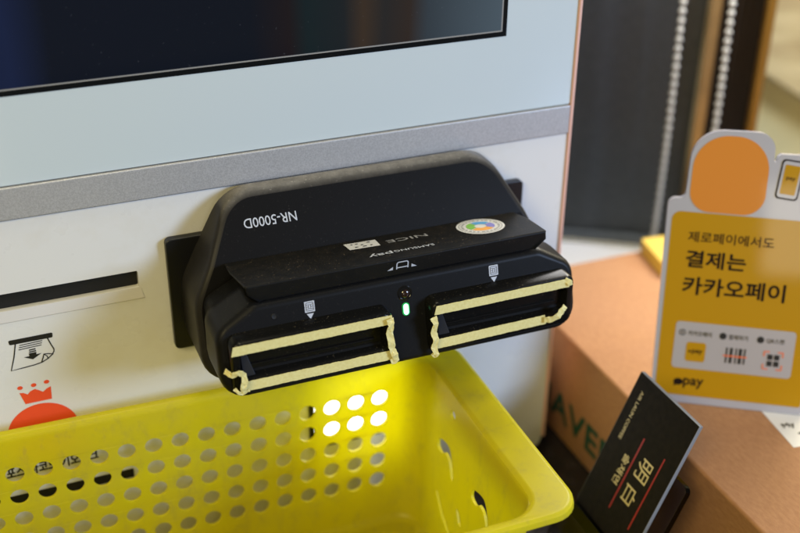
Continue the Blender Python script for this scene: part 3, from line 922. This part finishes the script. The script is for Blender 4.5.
# ------------------------------------------------------------------ yellow payment sign
sa = Vector((110.6, -46.0, 56.3)); se = Vector((0.8437, -0.5368, 0))
se = Vector((49.3, -31.4, 0)).normalized()
sn0 = Vector((se.y, -se.x, 0)); ln = math.radians(15)
su = Vector((0, 0, 1)) * math.cos(ln) - sn0 * math.sin(ln)
SF = Frame(sa, se, su)
sign = thing('payment_sign', 'yellow payment sign with Korean lettering standing on the cardboard box', 'sign', (135, -58, 56.3))
SW = 60.0
outl = rpoly([(0, 0), (SW, 0), (SW, 104), (37.4, 103.6), (36, 98), (35.5, 111.4), (5.2, 110.8), (4.6, 83.6), (-1.8, 83.6)], [2, 2, 5, 2.2, 1.6, 12, 12, 2.5, 5], 8)
v, f = curve_mesh([outl], 4.0)
board = from_data('board', [SF.p(a_, b_, c_ - 2.0) for a_, b_, c_ in v], f, M_signw, sign, bevel=.4)
a = Art(SF, 0.12); a.poly(rpoly([(1.4, 3.2), (SW - 1.4, 3.2), (SW - 1.4, 78.6), (0.3, 78.6)], [1, 1, 2, 3.4], 6)); a.build('yellow_field', M_yellow, board)
a = Art(SF, 0.16); a.poly(rpoly([(6.0, 79.0), (34.4, 79.0), (34.4, 109.4), (6.0, 109.0)], [8, 8, 13, 13], 12)); a.build('tan_field', M_tan, board)
pf = SF.rot((37.6, 87.2), math.radians(-5))
a = Art(pf, 0.16); a.poly(rrect(0, 8.6, -0.4, 15, 1.5, 4)); ph = a.build('phone_outline', M_brownink, board)
a = Art(pf, 0.24); a.poly(rrect(.6, 8.0, 0.2, 14.4, 1.2, 4)); a.build('phone_rim', M_signw, ph)
a = Art(pf, 0.32); a.poly(rrect(1.5, 7.2, 1.6, 13.0, .5, 3)); a.build('phone_screen', M_yellow, ph)
a = Art(pf, 0.40); a.text('pay', 2.8, 6.2, 7.0, 8.4, .02); a.build('phone_lettering', M_brownink, ph)
a = Art(SF, 0.2)
a.text('제로페이에서도', 7.4, 40.0, 66.8, 71.0, 0.012)
a.text('결제는', 7.6, 30.4, 56.7, 63.3, 0.028)
a.text('카카오페이', 7.6, 46.6, 45.6, 52.7, 0.028)
a.build('lettering', M_brownink, board)
a = Art(SF, 0.2)
a.poly(ell(10.2, 8.9, 1.9, 1.45, 24)); a.poly([(8.6, 8.2), (9.8, 7.6), (8.5, 6.9)])
a.text('pay', 12.3, 20.0, 6.5, 10.6, 0.03)
a.build('pay_logo', M_brownink, board)
a = Art(SF, 0.2); a.poly(rrect(6.8, 53.2, 14.8, 34.2, 1.5, 5)); pn = a.build('instruction_panel', M_signpanel, board)
a = Art(SF, 0.28)
for i, (cx, t, x0, x1) in enumerate(((9.6, '카카오페이', 11.9, 21), (25.4, '결제하기', 27.6, 35), (39.9, 'QR스캔', 42.2, 49))):
    if i == 0: a.stroke(ell(cx, 29.7, 1.15, 1.15, 24), .35, True); a.text(str(i + 1), cx - .25, cx + .25, 29.1, 30.3, .01)
    else: a.poly(ell(cx, 29.7, 1.4, 1.4, 24))
    a.text(t, x0, x1, 28.6, 30.7, 0.012)
for x_, w_ in ((27.2, .7), (28.7, 1.2), (30.9, .6), (32.2, 1.3), (34.2, .7)): a.poly([(x_, 18.8), (x_ + w_, 18.8), (x_ + w_, 25.2), (x_, 25.2)])
for x_ in (43.3, 45.9):
    for y_ in (19.2, 21.9): a.poly(rrect(x_, x_ + 2.1, y_, y_ + 2.2, .2, 2))
a.build('instruction_print', M_ink, pn)
a = Art(SF, 0.28); a.poly(rrect(11.7, 19.4, 17.9, 26.0, 1.2, 5)); ik = a.build('yellow_icon', M_yellow, pn)
a = Art(SF, 0.36); a.poly(ell(13.2, 22.1, .55, .45, 14)); a.text('pay', 14.2, 18.2, 21.0, 22.9, .03); a.build('icon_lettering', M_brownink, ik)
a = Art(SF, 0.36)
a.stroke([(26.2, 21.8), (35.6, 21.8)], .55)
for (cx, cy, dx, dy) in ((42.0, 18.0, 1, 1), (49.2, 18.0, -1, 1), (42.0, 25.2, 1, -1), (49.2, 25.2, -1, -1)):
    a.stroke([(cx + dx * 2.0, cy), (cx, cy), (cx, cy + dy * 2.0)], .55)
a.build('scan_marks', M_orangeink, pn)
# easel strut behind
Mesh().add([SF.p(20, 50, -4.2), SF.p(36, 50, -4.2), Vector(SF.p(38, 0, -4.2)) - sn0 * 34 - Vector((0, 0, SF.p(38, 0, -4.2).z - 56.3)), Vector(SF.p(18, 0, -4.2)) - sn0 * 34 - Vector((0, 0, SF.p(18, 0, -4.2).z - 56.3)),
            SF.p(20, 50, -6.2), SF.p(36, 50, -6.2), Vector(SF.p(38, 0, -6.2)) - sn0 * 34 - Vector((0, 0, SF.p(38, 0, -6.2).z - 56.3)), Vector(SF.p(18, 0, -6.2)) - sn0 * 34 - Vector((0, 0, SF.p(18, 0, -6.2).z - 56.3))],
           [(0, 1, 2, 3), (4, 5, 6, 7), (0, 1, 5, 4), (1, 2, 6, 5), (2, 3, 7, 6), (3, 0, 4, 7)]).build('easel_strut', M_signw, sign)

# ------------------------------------------------------------------ business cards in their holder
ca = Vector((93.1, -61.2, 84.0)); cu_ = Vector((17.6, 0, 43.0)).normalized()
CF = Frame(ca, (0, -1, 0), cu_)           # x toward the viewer, up along the lean; normal faces left
CW, CL = 37.5, 66.0
n_up = Vector((0, 0, 1))
def make_card(name, depth, th=.36):
    v, f = curve_mesh([rrect(0, CW, -CL, 0, .3, 2)], th)
    me_v = [CF.p(a_, b_, c_ - th / 2 - depth) for a_, b_, c_ in v]
    t = thing(name, '', 'business card', CF.p(CW / 2, -CL, -depth))
    st = from_data('card_stock', me_v, f, M_cardedge, t, smooth=None)
    a = Art(CF, .05 - depth); a.poly([(.12, -CL + .12), (CW - .12, -CL + .12), (CW - .12, -.12), (.12, -.12)]); a.build('dark_face', M_cardblk, st)
    return t
front = make_card('business_card', 0)
tag(front, 'front charcoal business card with gold lettering and red lines', 'business card', 'business cards in the holder')
TFc = Frame(CF.p(0, 0), -CF.u, CF.x)      # lettering turned a quarter: runs down the card
TFc.n = CF.n
st0 = front.children[0]
a = Art(TFc, .15)
a.text('明', 24.8, 33.2, 20.2, 27.8, .004); a.text('白', 37.4, 44.2, 19.8, 26.9, .004)
a.text('솔채면', 29.2, 42.0, 12.0, 15.6, .012)
a.build('gold_lettering', M_gold, st0)
a = Art(TFc, .15); a.text('AIR LAUN COFFEE', 5.8, 27.0, 4.9, 6.5, .0); a.build('small_lettering', M_gold, st0)
a = Art(TFc, .15); a.stroke([(19.2, 17.2), (51, 17.2)], .75); a.stroke([(19.0, 30.5), (51, 30.5)], .75); a.build('red_line', M_darkred, st0)
back = make_card('business_card', .40)
tag(back, 'plain charcoal card stacked behind the gold lettered card', 'business card', 'business cards in the holder')
for i in range(2, 4):
    c = back.copy(); C.objects.link(c)
    c.location = back.location - CF.n * (.40 * (i - 1)) * MM + CF.x * random.uniform(-.25, .25) * MM + CF.u * random.uniform(-.2, .2) * MM
    for ch in back.children:
        d = ch.copy(); C.objects.link(d); d.parent = c
        for g in ch.children:
            e = g.copy(); C.objects.link(e); e.parent = d
# clear holder: base, back rest, low front lip
holder = thing('card_holder', 'smoky acrylic holder carrying the charcoal business cards', 'card holder', (75, -80, 0))
def slab(a0, a1, b0, b1, c0, c1, name):
    m_ = Mesh()
    pr_ = rrect(a0, a1, b0, b1, 2.5, 5)
    m_.loft([[CF.p(p[0], p[1], c) for p in pr_] for c in (c0, c1)])
    return m_.build(name, M_acryl, holder, bevel=.3)
slab(-4, CW + 4, -CL - 18.5, -60, 0.4, 2.6, 'front_lip')
slab(-4, CW + 4, -CL - 18.5, -24, -8.0, -5.4, 'back_rest')
slab(-3.9, CW + 3.9, -CL - 3.2, -CL - .4, -5.3, .3, 'shelf')
Mesh().box(52, 80, -103, -57, 0.3, 3.0).build('base', M_acryl, holder, bevel=.5)
